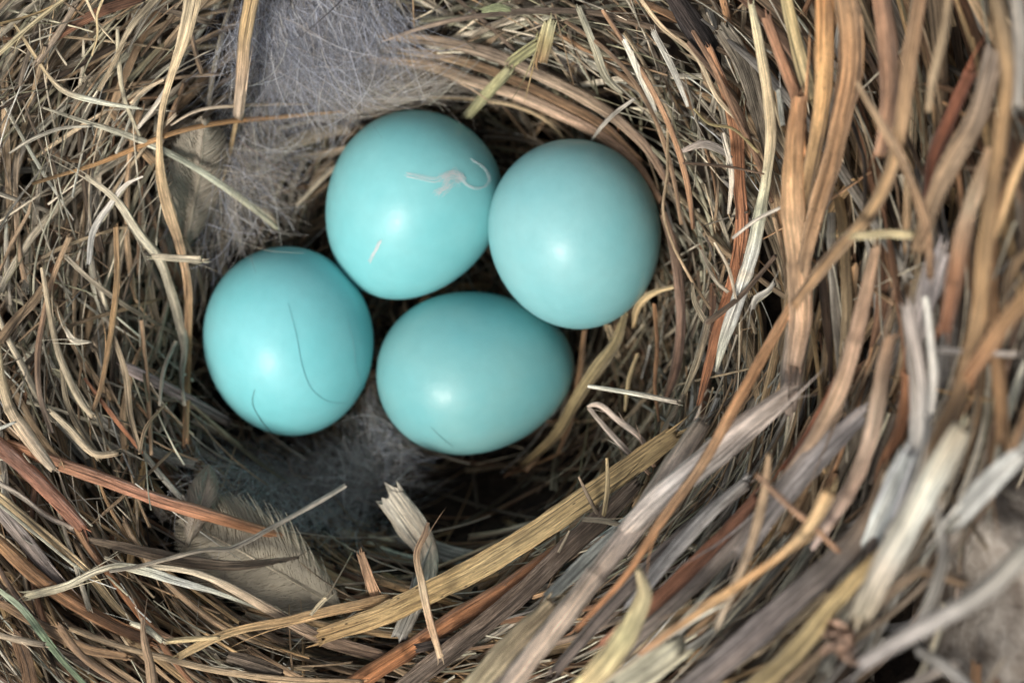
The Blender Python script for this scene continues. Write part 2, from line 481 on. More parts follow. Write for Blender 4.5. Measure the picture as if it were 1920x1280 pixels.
def zone(px, py):
    """widths (px), length (px), palette mix, angular spread (deg), share of blades"""
    r = cup_r(px, py)
    if r < 1.0:
        return (5, 14), (120, 420), [(4, TAN), (3, DARK), (2, GREY), (1, SAGE), (1, RUST)], 30, 0.35
    if px > 1400 or (px > 1080 and py > 820 + (1400 - px) * 0.55):
        if py > 700:
            return (7, 40), (240, 760), [(3, GREY), (3.4, COOL), (3, TAN), (2, RUST), (1.2, DARK), (1, GOLD), (0.7, PALE)], 8, 0.55
        return (7, 38), (240, 800), [(4, TAN), (3.2, RUST), (2, GOLD), (2, DARK), (1.2, GREY), (1, COOL), (0.6, PALE)], 7, 0.5
    if px > 820 and py < 800:
        return (5, 14), (80, 380), [(3.5, SAGE), (3, GREY), (2, TAN), (2.0, PALE), (2.2, DARK), (0.8, COOL), (0.8, RUST)], 22, 0.35
    if py > 850:
        return (6, 22), (160, 600), [(4, TAN), (2.6, DARK), (2.6, RUST), (0.8, GREY), (0.8, PALE), (2.2, GOLD)], 13, 0.4
    if py < 200 and px > 430:
        return (5, 12), (90, 320), [(3, SAGE), (3, GREY), (2, TAN), (0.8, PALE), (1, DARK)], 32, 0.3
    return (7, 21), (110, 460), [(5, TAN), (3.4, GREY), (2, SAGE), (2.6, PALE), (1.2, DARK), (0.5, RUST)], 24, 0.45

def flow(px, py):
    """direction in which the fibres run (they circle the cup)"""
    dx, dy = (px - 800) / 1.05, (py - 600)
    a = math.atan2(dy, dx) + math.pi / 2
    if px > 1350:                       # the outer right wall runs more upright
        t = smooth(1350, 1750, px)
        if py < 700: a = a * (1 - 0.55 * t) + (math.pi / 2 + 0.03) * 0.55 * t
    return a

def grow(px, py, length, spread, crossing=False):
    """a wandering path on the picture plane"""
    n = max(7, int(length / 28))
    step = length / n
    off = math.radians(rng.normal(0, spread))
    if crossing: off = rng.uniform(0, math.pi)
    bend = rng.normal(0, 0.0010)
    # walk both ways from the seed
    fw, bw = [], []
    for sg, out in ((1, fw), (-1, bw)):
        x, y = px, py
        a_off = off
        for i in range(n // 2):
            a = (flow(x, y) if not crossing else flow(px, py)) + a_off
            x += sg * step * math.cos(a); y += sg * step * math.sin(a)
            a_off += sg * bend * step + rng.normal(0, 0.015)
            if rng.random() < 0.025: a_off += rng.normal(0, 0.5)
            out.append((x, y))
    return bw[::-1] + [(px, py)] + fw

nest_bits = []     # (visible size, name, args) - the largest become parts of their own
def fill_strand(px, py, depth, layer, wsc=1.0, lsc=1.0):
    (w0, w1), (l0, l1), mix, spread, blades = zone(px, py)
    w = w0 + (w1 - w0) * rng.random() ** 1.8; w *= wsc
    length = rng.uniform(l0, l1) * lsc
    crossing = rng.random() < (0.16 if px < 1400 else 0.05)
    if crossing: length *= 0.55; w = min(w, 14)
    path = grow(px, py, length, spread, crossing)
    if any(skip_fill(*path[int(q * (len(path) - 1))], layer) for q in (0.1, 0.35, 0.65, 0.9)): return None
    hs = np.array([H(x, y) for x, y in path])
    # a stiff straw does not follow every dip
    t = np.linspace(-1, 1, len(hs)); co = np.polyfit(t, hs, 2); hz = np.polyval(co, t) * 0.6 + hs * 0.4
    tilt = rng.normal(0, 0.9) * t
    hz = hz + depth + tilt
    cl = np.array([P(x, y, z) for (x, y), z in zip(path, hz)])
    if inside_eggs_arr(cl, 0.5 + w / 40): return None
    wm = w / 20.0 * (D - hz.mean()) / D
    kind = 'blade' if rng.random() < blades else 'stem'
    if kind == 'stem': wm *= 0.8
    N = len(cl)
    prof = np.ones(N)
    tip0, tip1 = rng.random() < 0.3, rng.random() < 0.45
    s = np.linspace(0, 1, N)
    if tip0: prof *= np.clip(s / 0.25, 0.25, 1)
    if tip1: prof *= np.clip((1 - s) / 0.4, 0.18, 1)
    prof *= 1 + 0.10 * np.sin(s * rng.uniform(4, 14) + rng.uniform(0, 6))
    c0 = pick(mix); c1 = c0 * 0.65 + pick(mix) * 0.35
    cols = lin(c0)[None] * (1 - s[:, None]) + lin(c1)[None] * s[:, None]
    roll = rng.normal(0, 0.45) + np.cumsum(rng.normal(0, 0.10 if kind == 'blade' else 0, N))
    return dict(cl=cl, w=prof * wm, cols=cols, kind=kind, roll=roll, curl=rng.uniform(0.05, 0.4),
                spk=(rng.random() < 0.3) * rng.uniform(0.3, 0.9), ends=('cut', 'cut') if rng.random() < 0.8 else ('torn', 'cut')), w * length, (px, py)

mats = {'stem_mat': Batch(), 'blade_mat': Batch()}
fills = []
# several layers, the lowest first
for layer, (count, dz0, dz1) in enumerate(((1700, -9.5, -5.5), (1800, -6.0, -2.8), (1500, -3.0, -0.8), (650, -1.0, 0.4))):
    made = 0
    while made < count:
        px, py = rng.uniform(-450, 2350), rng.uniform(-420, 1700)
        inside = -40 < px < 1960 and -40 < py < 1320
        if not inside and rng.random() < 0.62: continue
        r = cup_r(px, py)
        if skip_fill(px, py, layer): made += 0.5; continue
        big = zone(px, py)[0][1] > 30
        if big and rng.random() < (0.2 if layer < 2 else 0.1): continue
        d = rng.uniform(dz0, dz1) * (2.0 if big else 1.0)
        if r < 0.8: d *= 0.45
        res = fill_strand(px, py, d, layer, wsc=(1.0 if layer < 3 else 0.9))
        made += 1
        if res is None: continue
        kw, size, seed = res
        fills.append((size if (layer >= 2 and inside) else 0, layer, kw))
# hair-thin rootlets and fibres caught on top of the woven layers
made = 0
while made < 1300:
    px, py = rng.uniform(-100, 2050), rng.uniform(-100, 1400)
    if px > 1450 and rng.random() < 0.6: continue
    made += 1
    res = fill_strand(px, py, rng.uniform(-1.2, 0.7), 2, lsc=0.8)
    if res is None: continue
    kw = res[0]; kw['kind'] = 'stem'; kw['spk'] = 0
    kw['w'] = np.full(len(kw['cl']), rng.uniform(0.10, 0.24)) * np.linspace(1, .5, len(kw['cl']))
    kw['cols'] = np.repeat(lin(pick([(3, PALE), (2, SAGE), (2, TAN), (1, GREY)]))[None], len(kw['cl']), 0)
    fills.append((0, 1, kw))
# ------------------------------------------------------------------ strands seen one by one in the photograph
# z: a number = mm above the nest surface; (z0, z1) = absolute heights of the two ends
# (kind, points, widths px, z, colours, options)
TR = []
def tr(kind, pts, w, z, cols, **kw): TR.append((kind, pts, w, z, cols, kw))
exec_traced = True
# -- upper left
tr('grass_stem', [(27,45),(62,98),(103,157),(109,163),(180,190),(268,205)], [5,8,9,10,11,4], (17,16), [(186,166,124),(190,170,130),(232,224,206),(226,218,200)], thing=('straw','pale straw with a sharp bend lying on the upper left wall, lower half cream white','straw'))
tr('grass_blade', [(80,201),(150,225),(250,258),(340,300),(420,350),(480,395),(522,430)], [4,8,13,13,13,12,8], (17,3), [(196,190,170),(206,206,186),(196,204,184),(176,176,150)], curl=.5, thing=('straw','long pale sage green straw slanting from the upper left wall into the cup','straw'))
tr('grass_stem', [(17,288),(60,262),(110,242),(172,236)], [4,7,7,5], 1.5, [(210,205,190)])
tr('grass_blade', [(366,-30),(345,70),(318,150),(305,200),(298,260),(300,320),(315,390),(334,450),(350,520),(353,620),(351,720),(348,832)], [34,26,14,12,12,18,22,18,16,13,12,12], (19,-2), [(214,194,158),(206,184,146),(196,168,124),(196,160,120),(186,138,88),(180,130,82)], curl=.3, name='grass_blade', label='long tan blade running down the left side of the cup')
tr('grass_stem', [(478,-30),(458,80),(453,150),(447,218)], [28,26,24,20], (13,7), [(186,154,104),(194,164,112),(190,160,130),(194,176,160)], label='thick tan stem with a blunt end beside the grey down')
tr('grass_stem', [(446,214),(428,300),(404,376)], [9,8,4], (6,3), [(190,160,110)])
tr('grass_stem', [(60,345),(200,300),(260,275),(330,248),(420,230),(520,220),(650,208)], [6,9,10,10,10,9,5], (14,4), [(188,146,88),(196,146,86),(184,134,76),(190,158,116)], thing=('straw','thin orange straw crossing the upper left wall from left to right','straw'))
tr('grass_stem', [(320,235),(360,212),(460,198),(580,195)], [4,6,7,4], (8,5), [(196,180,160)])
tr('grass_blade', [(300,-10),(240,60),(215,115),(185,170)], [14,11,9,8], 2.0, [(186,170,140),(160,146,120)])
tr('grass_stem', [(-10,108),(50,55),(130,-10)], [9,9,8], 2.4, [(214,200,156)])
tr('grass_stem', [(-10,48),(70,25),(150,-15)], [5,5,5], 2.4, [(190,160,100)])
tr('grass_stem', [(197,-10),(182,30),(183,65),(172,105)], [5,5,5,4], 3.0, [(210,190,140)])
tr('grass_stem', [(158,-10),(185,45),(216,82)], [6,5,3], 2.6, [(206,192,160)])
tr('grass_blade', [(105,68),(180,25),(270,-5)], [18,20,18], 0.8, [(150,100,70)])
tr('grass_stem', [(138,15),(108,65),(70,118)], [11,12,12], 1.2, [(146,130,114)])
tr('grass_stem', [(220,55),(222,100),(235,190),(262,255)], [6,9,9,7], 1.4, [(172,168,146)])
tr('grass_stem', [(307,150),(270,170),(245,195)], [5,8,7], 1.6, [(190,172,144)])
tr('grass_blade', [(320,150),(290,200),(258,240)], [6,8,7], 1.5, [(196,192,184)])
tr('grass_blade', [(268,331),(238,345),(205,385),(176,430),(166,495)], [3,7,11,13,9], 2.2, [(214,210,204),(192,194,194),(184,186,186)])
tr('grass_blade', [(160,330),(215,372),(262,440),(298,485),(318,540),(335,600),(345,650),(340,705),(346,760)], [8,14,18,18,18,18,15,10,6], 2.0, [(196,188,166),(206,200,180),(196,190,172),(186,180,164)], curl=.4, label='pale grey blade snaking down the left wall')
tr('grass_stem', [(284,481),(330,484),(378,486)], [12,14,15], (10,10), [(214,204,178)], thing=('straw','short cream straw with a blunt end sticking out sideways from the left wall','straw'))
tr('grass_stem', [(330,640),(308,690),(299,760)], [8,8,5], 2.2, [(176,168,154)])
tr('grass_stem', [(218,425),(220,520),(212,600),(198,680),(185,740),(172,775)], [11,12,12,11,9,8], 2.0, [(180,140,90),(186,146,92),(170,136,100)])
tr('grass_stem', [(78,500),(92,580),(110,660),(135,720),(160,765),(175,780)], [8,11,13,13,12,12], 2.2, [(172,158,132),(180,166,140)])
tr('grass_stem', [(130,445),(100,520),(80,600),(70,680),(74,740),(98,812)], [10,11,11,12,11,8], 1.5, [(166,138,104),(150,118,94),(170,150,134)])
tr('grass_blade', [(122,615),(138,638),(172,641)], [6,12,3], 2.6, [(214,204,184)])
tr('grass_blade', [(-5,645),(30,600),(62,565),(92,520)], [18,20,16,10], 0.6, [(140,118,92)])
tr('grass_stem', [(-12,620),(4,720),(20,770),(40,800),(70,842),(100,880)], [18,20,20,26,24,16], 2.6, [(206,190,150),(204,184,146),(200,178,150),(186,170,150)], spk=.7, node=.52, label='pale jointed stem at the left edge')
tr('grass_blade', [(-8,806),(12,798),(30,790)], [6,8,4], 4.2, [(232,226,212)])
tr('grass_stem', [(-20,820),(50,880),(100,930),(156,990)], [30,30,28,22], (15,10), [(176,118,92),(160,102,74)], label='thick reddish brown stem at the left edge')
tr('grass_stem', [(12,832),(100,865),(200,900),(300,938),(400,968),(470,988),(550,1012)], [20,26,26,26,25,22,12], (14,-1), [(170,116,78),(184,128,96),(188,124,92),(176,118,78),(150,108,70)], thing=('straw','thick reddish stem running from the left edge towards the floor of the cup','straw'))
tr('grass_stem', [(44,850),(88,908),(134,966)], [4,5,3], (16,12), [(214,204,180)])
tr('grass_blade', [(238,690),(290,715),(345,745),(430,792)], [20,22,22,16], (2,-3), [(166,152,156),(140,126,126)], curl=.1)
tr('grass_stem', [(265,600),(275,700),(282,800),(284,852)], [8,9,9,7], 1.2, [(150,122,94)])
tr('grass_stem', [(158,708),(220,790),(267,848)], [6,9,7], 1.4, [(156,98,62)])
tr('grass_stem', [(262,850),(272,805),(312,755)], [6,7,4], 2.2, [(180,156,124)])
tr('grass_blade', [(213,630),(235,700),(245,780),(262,842)], [8,12,11,8], 1.8, [(168,150,124)])
tr('grass_stem', [(345,445),(368,500),(386,572)], [8,9,6], 1.5, [(170,156,130)])
tr('grass_stem', [(95,770),(128,800),(185,852),(222,848)], [10,14,14,12], 2.4, [(170,160,138),(196,176,146)])
tr('grass_blade', [(115,690),(128,760),(160,820),(186,860)], [8,12,14,12], 1.8, [(160,146,120)])
# -- soft pale blades behind the down
tr('grass_blade', [(478,335),(520,285),(600,250),(660,240)], [14,28,26,12], 1.5, [(190,178,158),(176,162,142)])
tr('grass_blade', [(540,302),(620,285),(690,268)], [10,14,8], 1.2, [(186,170,148)])
tr('grass_blade', [(556,385),(615,325),(665,288)], [6,9,6], 2.0, [(206,198,180)])
tr('grass_blade', [(520,240),(600,222),(700,205)], [8,12,6], 1.6, [(196,186,168)])
tr('grass_blade', [(585,345),(600,320),(625,300)], [10,14,8], 1.0, [(150,130,106)])
tr('grass_blade', [(418,330),(436,410),(456,478)], [14,20,10], 1.0, [(190,194,202),(176,180,190)])
tr('grass_blade', [(520,430),(500,400),(470,380)], [10,14,8], 1.0, [(190,176,150)])
# -- lower left
tr('grass_stem', [(648,909),(590,944),(500,994),(444,1024),(436,1027),(390,1030),(310,1048),(250,1063),(205,1070)], [9,10,10,9,9,8,8,8,7], (9,20), [(206,202,194),(200,194,184),(160,150,136),(170,162,148)], thing=('straw','thin grey straw with a kink reaching up over the dark floor of the cup','straw'))
tr('grass_blade', [(48,1117),(120,1100),(184,1070),(215,1062),(270,1070),(330,1088),(400,1108),(490,1142)], [16,16,12,12,18,16,9,3], (19,15), [(214,206,172),(220,212,190),(232,228,216),(222,214,196)], curl=.15, thing=('straw','flat cream white blade with a split end on the lower left rim','straw'))
tr('grass_blade', [(196,1045),(240,1060),(300,1063),(370,1075),(440,1105),(510,1145),(580,1185),(650,1212),(720,1230)], [6,8,10,12,16,20,24,26,20], (17,16), [(206,194,170),(216,202,176),(196,176,150),(150,124,102),(136,108,88)], ribs=3, label='ribbed beige blade curving along the lower rim')
tr('twig', [(139,980),(160,1020),(190,1060),(215,1090),(250,1135),(280,1172),(335,1204)], [14,13,13,14,14,15,10], (15,16), [(176,134,94),(150,108,76),(190,120,62),(186,120,66),(170,140,116)], spk=.9, thing=('twig','orange brown twig with dark specks on the lower left rim','twig'))
tr('grass_stem', [(-10,900),(40,930),(85,965),(140,992)], [9,10,10,12], (17,15), [(176,166,156)])
tr('grass_blade', [(-10,926),(60,985),(120,1035),(170,1080),(220,1140),(250,1166)], [20,22,20,16,14,8], (17,17), [(196,172,128),(190,160,112),(196,172,124)], ribs=2)
tr('grass_stem', [(-10,938),(70,1003),(130,1052),(185,1092)], [6,6,6,5], (18,17), [(224,214,190)])
tr('grass_blade', [(-10,945),(40,1005),(80,1056),(116,1094)], [26,30,26,16], (15.5,15), [(140,132,132),(120,110,108)], ribs=3)
tr('grass_stem', [(-10,1008),(60,1075),(120,1120),(200,1165),(285,1203)], [24,26,26,24,20], (15,14.5), [(186,136,80),(170,118,70),(130,86,50)])
tr('twig', [(245,1167),(272,1177),(303,1200)], [9,12,12], 4.0, [(226,214,190)], spk=1.0)
tr('grass_stem', [(306,1202),(350,1198),(412,1194)], [10,11,8], 3.6, [(196,176,128)])
tr('grass_blade', [(335,1230),(400,1197),(458,1178),(530,1165),(640,1140),(730,1122)], [14,17,16,18,20,20], 3.0, [(216,186,130),(196,158,104),(180,142,92)])
tr('grass_stem', [(130,1178),(220,1210),(320,1235),(430,1260),(560,1275),(680,1278)], [9,12,13,13,13,12], 2.6, [(186,160,124),(200,172,134),(176,140,100)])
tr('grass_blade', [(-10,1100),(40,1140),(80,1190),(120,1240),(170,1295)], [8,13,14,12,10], (21,20), [(150,166,146),(112,142,108),(120,150,112)], thing=('grass_blade','green grass blade crossing the bottom left corner','grass blade'))
tr('grass_stem', [(266,1158),(270,1200),(280,1240),(288,1300)], [5,12,18,24], 4.5, [(150,126,104),(190,160,130),(196,164,130)])
tr('twig', [(112,1176),(150,1225),(200,1262),(245,1290)], [16,14,14,14], 3.8, [(160,124,88)])
tr('grass_stem', [(-10,1188),(40,1200),(84,1208)], [10,13,12], 3.4, [(206,186,160)])
tr('grass_blade', [(425,1230),(470,1242),(530,1262)], [18,30,16], 2.6, [(120,108,98)], spk=1.0, mat='rough')
tr('grass_blade', [(28,1190),(48,1240),(60,1300)], [24,28,28], 1.6, [(130,96,64)])
tr('grass_stem', [(610,1121),(596,1136),(583,1152)], [9,9,7], 3.2, [(206,192,160)])
tr('grass_blade', [(150,1008),(230,1025),(340,1050),(450,1060),(560,1044)], [10,20,24,18,5], (12,3), [(112,98,84),(100,86,72)])
tr('grass_blade', [(0,1130),(90,1180),(160,1215),(240,1230)], [16,20,20,14], 1.8, [(150,116,80)])
# -- lower middle
tr('grass_blade', [(600,1192),(720,1150),(800,1112),(900,1062),(1000,1000),(1090,938),(1180,876),(1270,812)], [30,40,44,44,44,43,42,34], (17,17), [(176,140,84),(190,160,100),(196,168,110),(188,160,104),(176,148,96)], curl=.12, ribs=4, spk=1.0, label='wide speckled straw coloured blade along the front rim of the cup')
tr('grass_blade', [(737,938),(770,985),(800,1035),(800,1078),(780,1125),(748,1195)], [54,56,46,42,36,30], (8,9), [(206,202,190),(190,184,170),(196,192,184),(170,168,164)], curl=.1, ribs=5, ends=('torn','cut'), thing=('leaf_strip','torn pale grey leaf strip standing up from the front of the cup','leaf strip'))
tr('twig', [(803,978),(797,1000),(782,1034),(790,1090),(805,1160),(826,1232)], [6,12,13,15,15,13], (22,21), [(150,120,94),(176,140,104),(206,182,146),(190,152,116),(206,178,144)], thing=('twig','bent tan twig standing in front of the torn leaf strip','twig'))
tr('grass_blade', [(676,1038),(694,1090),(712,1144)], [16,18,20], (17,15), [(190,146,108)], thing=('straw','short upright brown straw to the left of the torn leaf strip','straw'))
tr('grass_stem', [(640,1295),(760,1222),(850,1162),(950,1100),(1060,1022)], [34,36,36,34,24], (16,17), [(176,112,60),(168,108,60),(156,98,56)], label='thick orange brown stem below the wide speckled blade')
tr('bark_strip', [(740,1300),(880,1192),(980,1110),(1060,1032),(1150,950),(1195,905)], [34,40,38,40,36,24], (19,18), [(122,108,98),(106,92,84),(126,112,102)], mat='rough', ribs=4, label='rough purplish grey bark strip')
tr('bark_strip', [(780,1215),(860,1200),(720,1210)][:2], [18,20], 2.5, [(110,98,94)], mat='rough')
tr('grass_stem', [(940,1300),(1060,1150),(1130,1060),(1200,970),(1260,880),(1316,795)], [44,44,42,44,46,34], (36,27), [(196,178,166),(214,196,184),(210,192,186),(206,190,176)], label='thick pale pinkish stem slanting over the lower right rim')
tr('grass_stem', [(1080,1180),(1180,1070),(1230,990),(1310,880),(1390,740),(1440,650),(1490,560)], [10,14,18,20,22,22,14], (37,30), [(210,140,86),(220,156,100),(216,170,126),(206,146,92),(200,150,104)], label='bright orange stem lying along the pale pinkish stem')
tr('grass_stem', [(880,1300),(950,1222),(1000,1172),(1042,1132)], [50,50,48,40], (33,31), [(224,202,162),(216,190,150)], label='thick cream stem with a blunt end at the bottom edge')
tr('grass_blade', [(1085,1300),(1150,1225),(1190,1160),(1208,1110),(1196,1066)], [46,44,40,28,8], (42,44), [(216,190,130),(232,206,144),(224,198,150)], curl=.5, thing=('grass_blade','curved yellow pointed blade near the bottom edge','grass blade'))
tr('grass_blade', [(1165,1285),(1212,1252),(1262,1215)], [58,62,56], (40,40), [(226,212,186)], ribs=5, curl=.1, ends=('torn','torn'), label='short ribbed cream piece of leaf')
tr('grass_stem', [(1085,893),(1105,935),(1127,975)], [5,8,8], (20,18), [(180,158,136)])
tr('grass_stem', [(1138,858),(1139,910),(1132,965)], [6,10,9], (21,19), [(176,156,112)])
tr('grass_stem', [(1091,973),(1130,976),(1166,984)], [9,11,8], (21,22), [(176,164,142)])
tr('grass_stem', [(1068,994),(1058,1014),(1047,1035)], [4,6,5], (20,19), [(180,164,140)])
tr('grass_blade', [(1030,1118),(1100,1050),(1160,992)], [24,26,16], (28,26), [(196,206,204),(186,196,196)], curl=.2)
tr('grass_stem', [(1040,1260),(1150,1130),(1260,1020),(1400,905)], [22,26,26,24], (32,31), [(112,100,96),(130,122,122)])
tr('grass_stem', [(1100,1290),(1230,1160),(1340,1060),(1440,950),(1500,860)], [26,30,30,30,22], (31,33), [(124,112,104),(150,140,140)])
tr('grass_blade', [(1130,1210),(1260,1100),(1350,1010),(1420,930)], [24,30,28,20], (33,32), [(170,112,84),(150,98,74)])
tr('grass_blade', [(1180,1140),(1240,1060),(1330,960),(1400,900)], [20,28,26,18], (34,32), [(190,190,196)])
# -- right inside of the cup
tr('grass_stem', [(1103,724),(1180,736),(1272,754)], [8,10,11], (13,15), [(240,226,214),(220,204,190)], thing=('straw','short white straw poking into the cup just right of the lowest egg','straw'))
tr('twig', [(1101,762),(1112,758),(1160,788),(1205,826),(1226,874)], [5,9,13,12,8], (14,15), [(206,188,176),(220,204,196),(190,150,124)], thing=('twig','folded pale twig below the short white straw, two arms from one bend','twig'), arm=[(1104,764),(1150,818),(1188,858),(1218,888)])
tr('grass_blade', [(1172,588),(1155,640),(1120,690),(1080,750),(1042,815),(985,868)], [12,20,25,24,20,12], (4,-4), [(160,142,96),(148,130,86),(134,114,74)], curl=.3, label='olive blade curving under the right side of the eggs')
tr('grass_blade', [(1260,538),(1218,553),(1196,575),(1188,612)], [8,12,14,8], (7,3), [(184,164,124),(170,148,106)], ends=('torn','torn'))
tr('grass_stem', [(1096,620),(1086,700),(1074,775),(1046,850)], [10,12,12,8], (-1,-3), [(140,104,66)])
tr('grass_stem', [(1244,400),(1262,460),(1274,540),(1276,610),(1264,700),(1248,748)], [14,18,20,20,18,12], (8,10), [(146,116,94),(140,108,92),(130,98,80)], label='brown stem hugging the right wall of the cup')
tr('grass_stem', [(1226,570),(1232,650),(1228,720),(1236,790)], [7,9,8,6], (7,9), [(160,112,70)])
tr('grass_stem', [(1196,662),(1180,710),(1172,770)], [8,10,6], (5,5), [(180,158,112)])
tr('grass_blade', [(1140,610),(1150,640),(1160,670)], [12,14,10], (0,0), [(170,150,116)])
# -- top arcs
tr('grass_stem', [(716,78),(820,45),(940,25),(1040,20),(1120,26),(1200,46),(1300,74),(1390,110)], [5,9,11,12,12,12,12,10], (8,15), [(140,126,116),(112,98,88),(104,86,70),(120,98,76)], label='long dark stem arching over the top of the nest')
tr('grass_stem', [(690,112),(800,122),(880,150),(960,175),(1040,210),(1120,252),(1190,306),(1240,378)], [16,22,24,24,24,22,20,14], (3,6), [(186,162,134),(184,158,132),(176,148,124),(160,128,106),(140,108,84)], label='thick pale brown stem circling above the eggs')
tr('grass_stem', [(720,68),(830,80),(920,102),(1000,135),(1090,180),(1160,226),(1214,280),(1250,340)], [14,22,24,24,24,22,18,12], (5,8), [(170,150,128),(172,150,130),(160,136,112),(140,112,92)], label='outer thick stem circling above the eggs')
tr('grass_blade', [(720,92),(830,106),(920,132),(1020,176),(1130,236),(1200,300)], [12,18,18,18,16,10], (3,6), [(180,156,122),(130,100,70),(120,90,62)])
tr('grass_blade', [(876,218),(905,185),(930,158),(955,130)], [20,22,22,16], (2.5,7), [(128,128,92),(142,144,102),(154,156,116)], thing=('leaf_piece','small green leaf piece tucked over the arched stems above the eggs','leaf'))
tr('grass_blade', [(960,116),(985,98),(1006,84)], [22,24,20], (9,10), [(156,156,104)], curl=.3)
tr('grass_blade', [(1030,46),(1022,80),(1014,116)], [24,28,26], (12,11), [(196,196,150),(176,160,104),(150,120,80)], curl=.4)
tr('grass_blade', [(905,20),(930,14),(958,18)], [10,16,8], (11,12), [(140,154,110)])
tr('grass_stem', [(790,182),(900,188),(970,200),(1030,230),(1060,262)], [5,8,8,8,5], (0,1), [(186,164,128)])
tr('grass_stem', [(1190,185),(1150,215),(1126,240),(1108,266)], [6,8,7,4], (12,6), [(214,208,200),(190,184,176)], thing=('straw','tiny whitish quill pointing down at the right egg','straw'))
tr('grass_blade', [(1085,15),(1115,90),(1140,150),(1168,176)], [12,14,14,8], 1.6, [(180,180,160)])
tr('grass_stem', [(1130,20),(1195,120),(1248,220),(1285,330),(1300,430)], [9,10,11,11,8], 1.8, [(168,128,94),(176,132,96),(160,116,80)])
tr('grass_stem', [(1060,40),(1120,80),(1180,140),(1230,230),(1262,330),(1278,420)], [7,8,9,9,9,7], 1.2, [(150,118,88)])
tr('grass_stem', [(1195,-10),(1240,50),(1300,100),(1350,190),(1400,240)], [8,9,10,9,7], 2.4, [(206,184,150)])
tr('grass_blade', [(1170,75),(1200,140),(1230,210)], [10,14,6], 2.0, [(196,200,196)])
tr('grass_blade', [(1225,60),(1262,130),(1290,200)], [10,13,6], 2.0, [(206,206,200)])
tr('grass_stem', [(1290,80),(1340,140),(1382,200),(1412,280),(1440,330)], [8,10,11,10,7], 2.6, [(140,106,80)])
tr('bark_strip', [(1255,-20),(1295,40),(1330,95),(1345,150)], [30,44,40,20], (17,18), [(62,56,58),(48,44,46)], mat='rough', ribs=5, label='nearly black strip of bark near the top of the right wall')
tr('grass_stem', [(1459,168),(1463,200),(1468,236)], [9,11,8], (27,27), [(226,222,212)])
tr('grass_stem', [(1374,446),(1415,414),(1466,388)], [6,8,6], (24,27), [(204,198,190)])
tr('grass_blade', [(1412,580),(1416,562),(1440,545),(1452,530)], [8,12,10,6], (25,27), [(200,198,192)])
tr('twig', [(1327,603),(1306,680),(1284,735)], [16,14,10], (18,16), [(130,118,100),(150,138,112)], spk=.8)
tr('twig', [(1325,606),(1388,556),(1455,478)], [12,10,8], (18,24), [(110,88,70),(96,76,62)])
tr('grass_blade', [(1322,604),(1302,562),(1298,530)], [8,10,5], (18,17), [(180,166,140)])
tr('grass_stem', [(1252,235),(1251,330),(1244,395),(1258,450),(1285,505),(1332,580)], [5,6,6,6,6,5], (12,17), [(190,164,128),(170,144,112)])
tr('grass_blade', [(1282,282),(1320,270),(1350,280),(1372,296)], [8,16,14,6], (17,20), [(160,148,144),(180,172,166)], ends=('torn','cut'))
tr('grass_stem', [(1302,205),(1330,232),(1370,240),(1422,286)], [4,6,6,5], (18,23), [(206,184,116)])
tr('grass_stem', [(1282,306),(1330,309),(1380,315),(1432,326)], [5,6,5,4], (17,24), [(120,92,70)])
tr('grass_stem', [(1340,455),(1365,500),(1380,560)], [5,7,5], (19,21), [(170,160,146)])
tr('grass_blade', [(1355,250),(1372,330),(1366,400)], [7,10,6], (21,20), [(206,200,190)])
tr('grass_stem', [(1315,470),(1345,530),(1366,548)], [6,8,7], (18,20), [(190,176,156)])
# -- right wall, near stems
tr('grass_stem', [(1408,8),(1425,90),(1440,180),(1446,250),(1437,330),(1425,400),(1411,470),(1385,560),(1357,640),(1343,696)], [12,20,22,22,20,24,26,28,20,6], (26,18), [(226,210,172),(220,200,160),(214,190,150),(226,212,176),(236,228,214),(238,232,222),(226,214,196)], label='long cream white stem running down the inside of the right wall')
tr('grass_blade', [(1328,90),(1360,170),(1380,250),(1386,340),(1391,430),(1376,520),(1352,600),(1328,690),(1310,760)], [14,20,24,24,26,24,22,18,10], (19,15), [(196,140,98),(190,122,76),(180,112,70),(186,120,76)], label='rusty orange blade to the left of the long cream stem')
tr('grass_stem', [(1300,60),(1340,130),(1380,220),(1420,300),(1448,380)], [9,10,11,11,9], (21,22), [(150,112,84)])
tr('bark_strip', [(1352,50),(1395,120),(1420,200),(1440,290)], [30,38,30,14], (17,19), [(150,142,130),(120,108,94)], mat='rough')
tr('grass_stem', [(1437,35),(1468,120),(1498,200),(1508,290)], [18,22,22,16], (27,28), [(170,122,92),(146,102,72)])
tr('grass_stem', [(1470,-20),(1493,80),(1515,160),(1524,190)], [24,26,26,18], (28,29), [(196,176,120),(200,182,136)])
tr('grass_stem', [(1545,-30),(1546,80),(1545,150),(1532,250),(1512,350),(1496,440)], [36,36,36,30,26,16], (34,30), [(196,136,74),(214,160,90),(190,150,96),(180,146,100)], spk=.7, label='thick golden orange stem at the top of the right wall')
tr('grass_blade', [(1582,-30),(1596,60),(1592,150),(1577,220),(1560,300),(1540,370),(1520,440),(1498,540)], [44,48,46,42,38,34,30,20], (36,31), [(176,136,94),(170,126,84),(176,134,92),(196,160,124)], curl=.25, spk=.6, label='wide light brown blade at the top of the right wall')
tr('grass_stem', [(1497,185),(1490,280),(1488,400),(1498,500),(1500,600),(1490,690)], [26,40,46,46,44,30], (31,30), [(190,136,90),(220,164,104),(224,176,128),(206,164,126),(190,160,140)], label='thick bright orange stem in the middle of the right wall')
tr('grass_stem', [(1648,-30),(1665,100),(1666,200),(1650,290)], [34,38,36,24], (38,36), [(166,122,92),(176,130,98)])
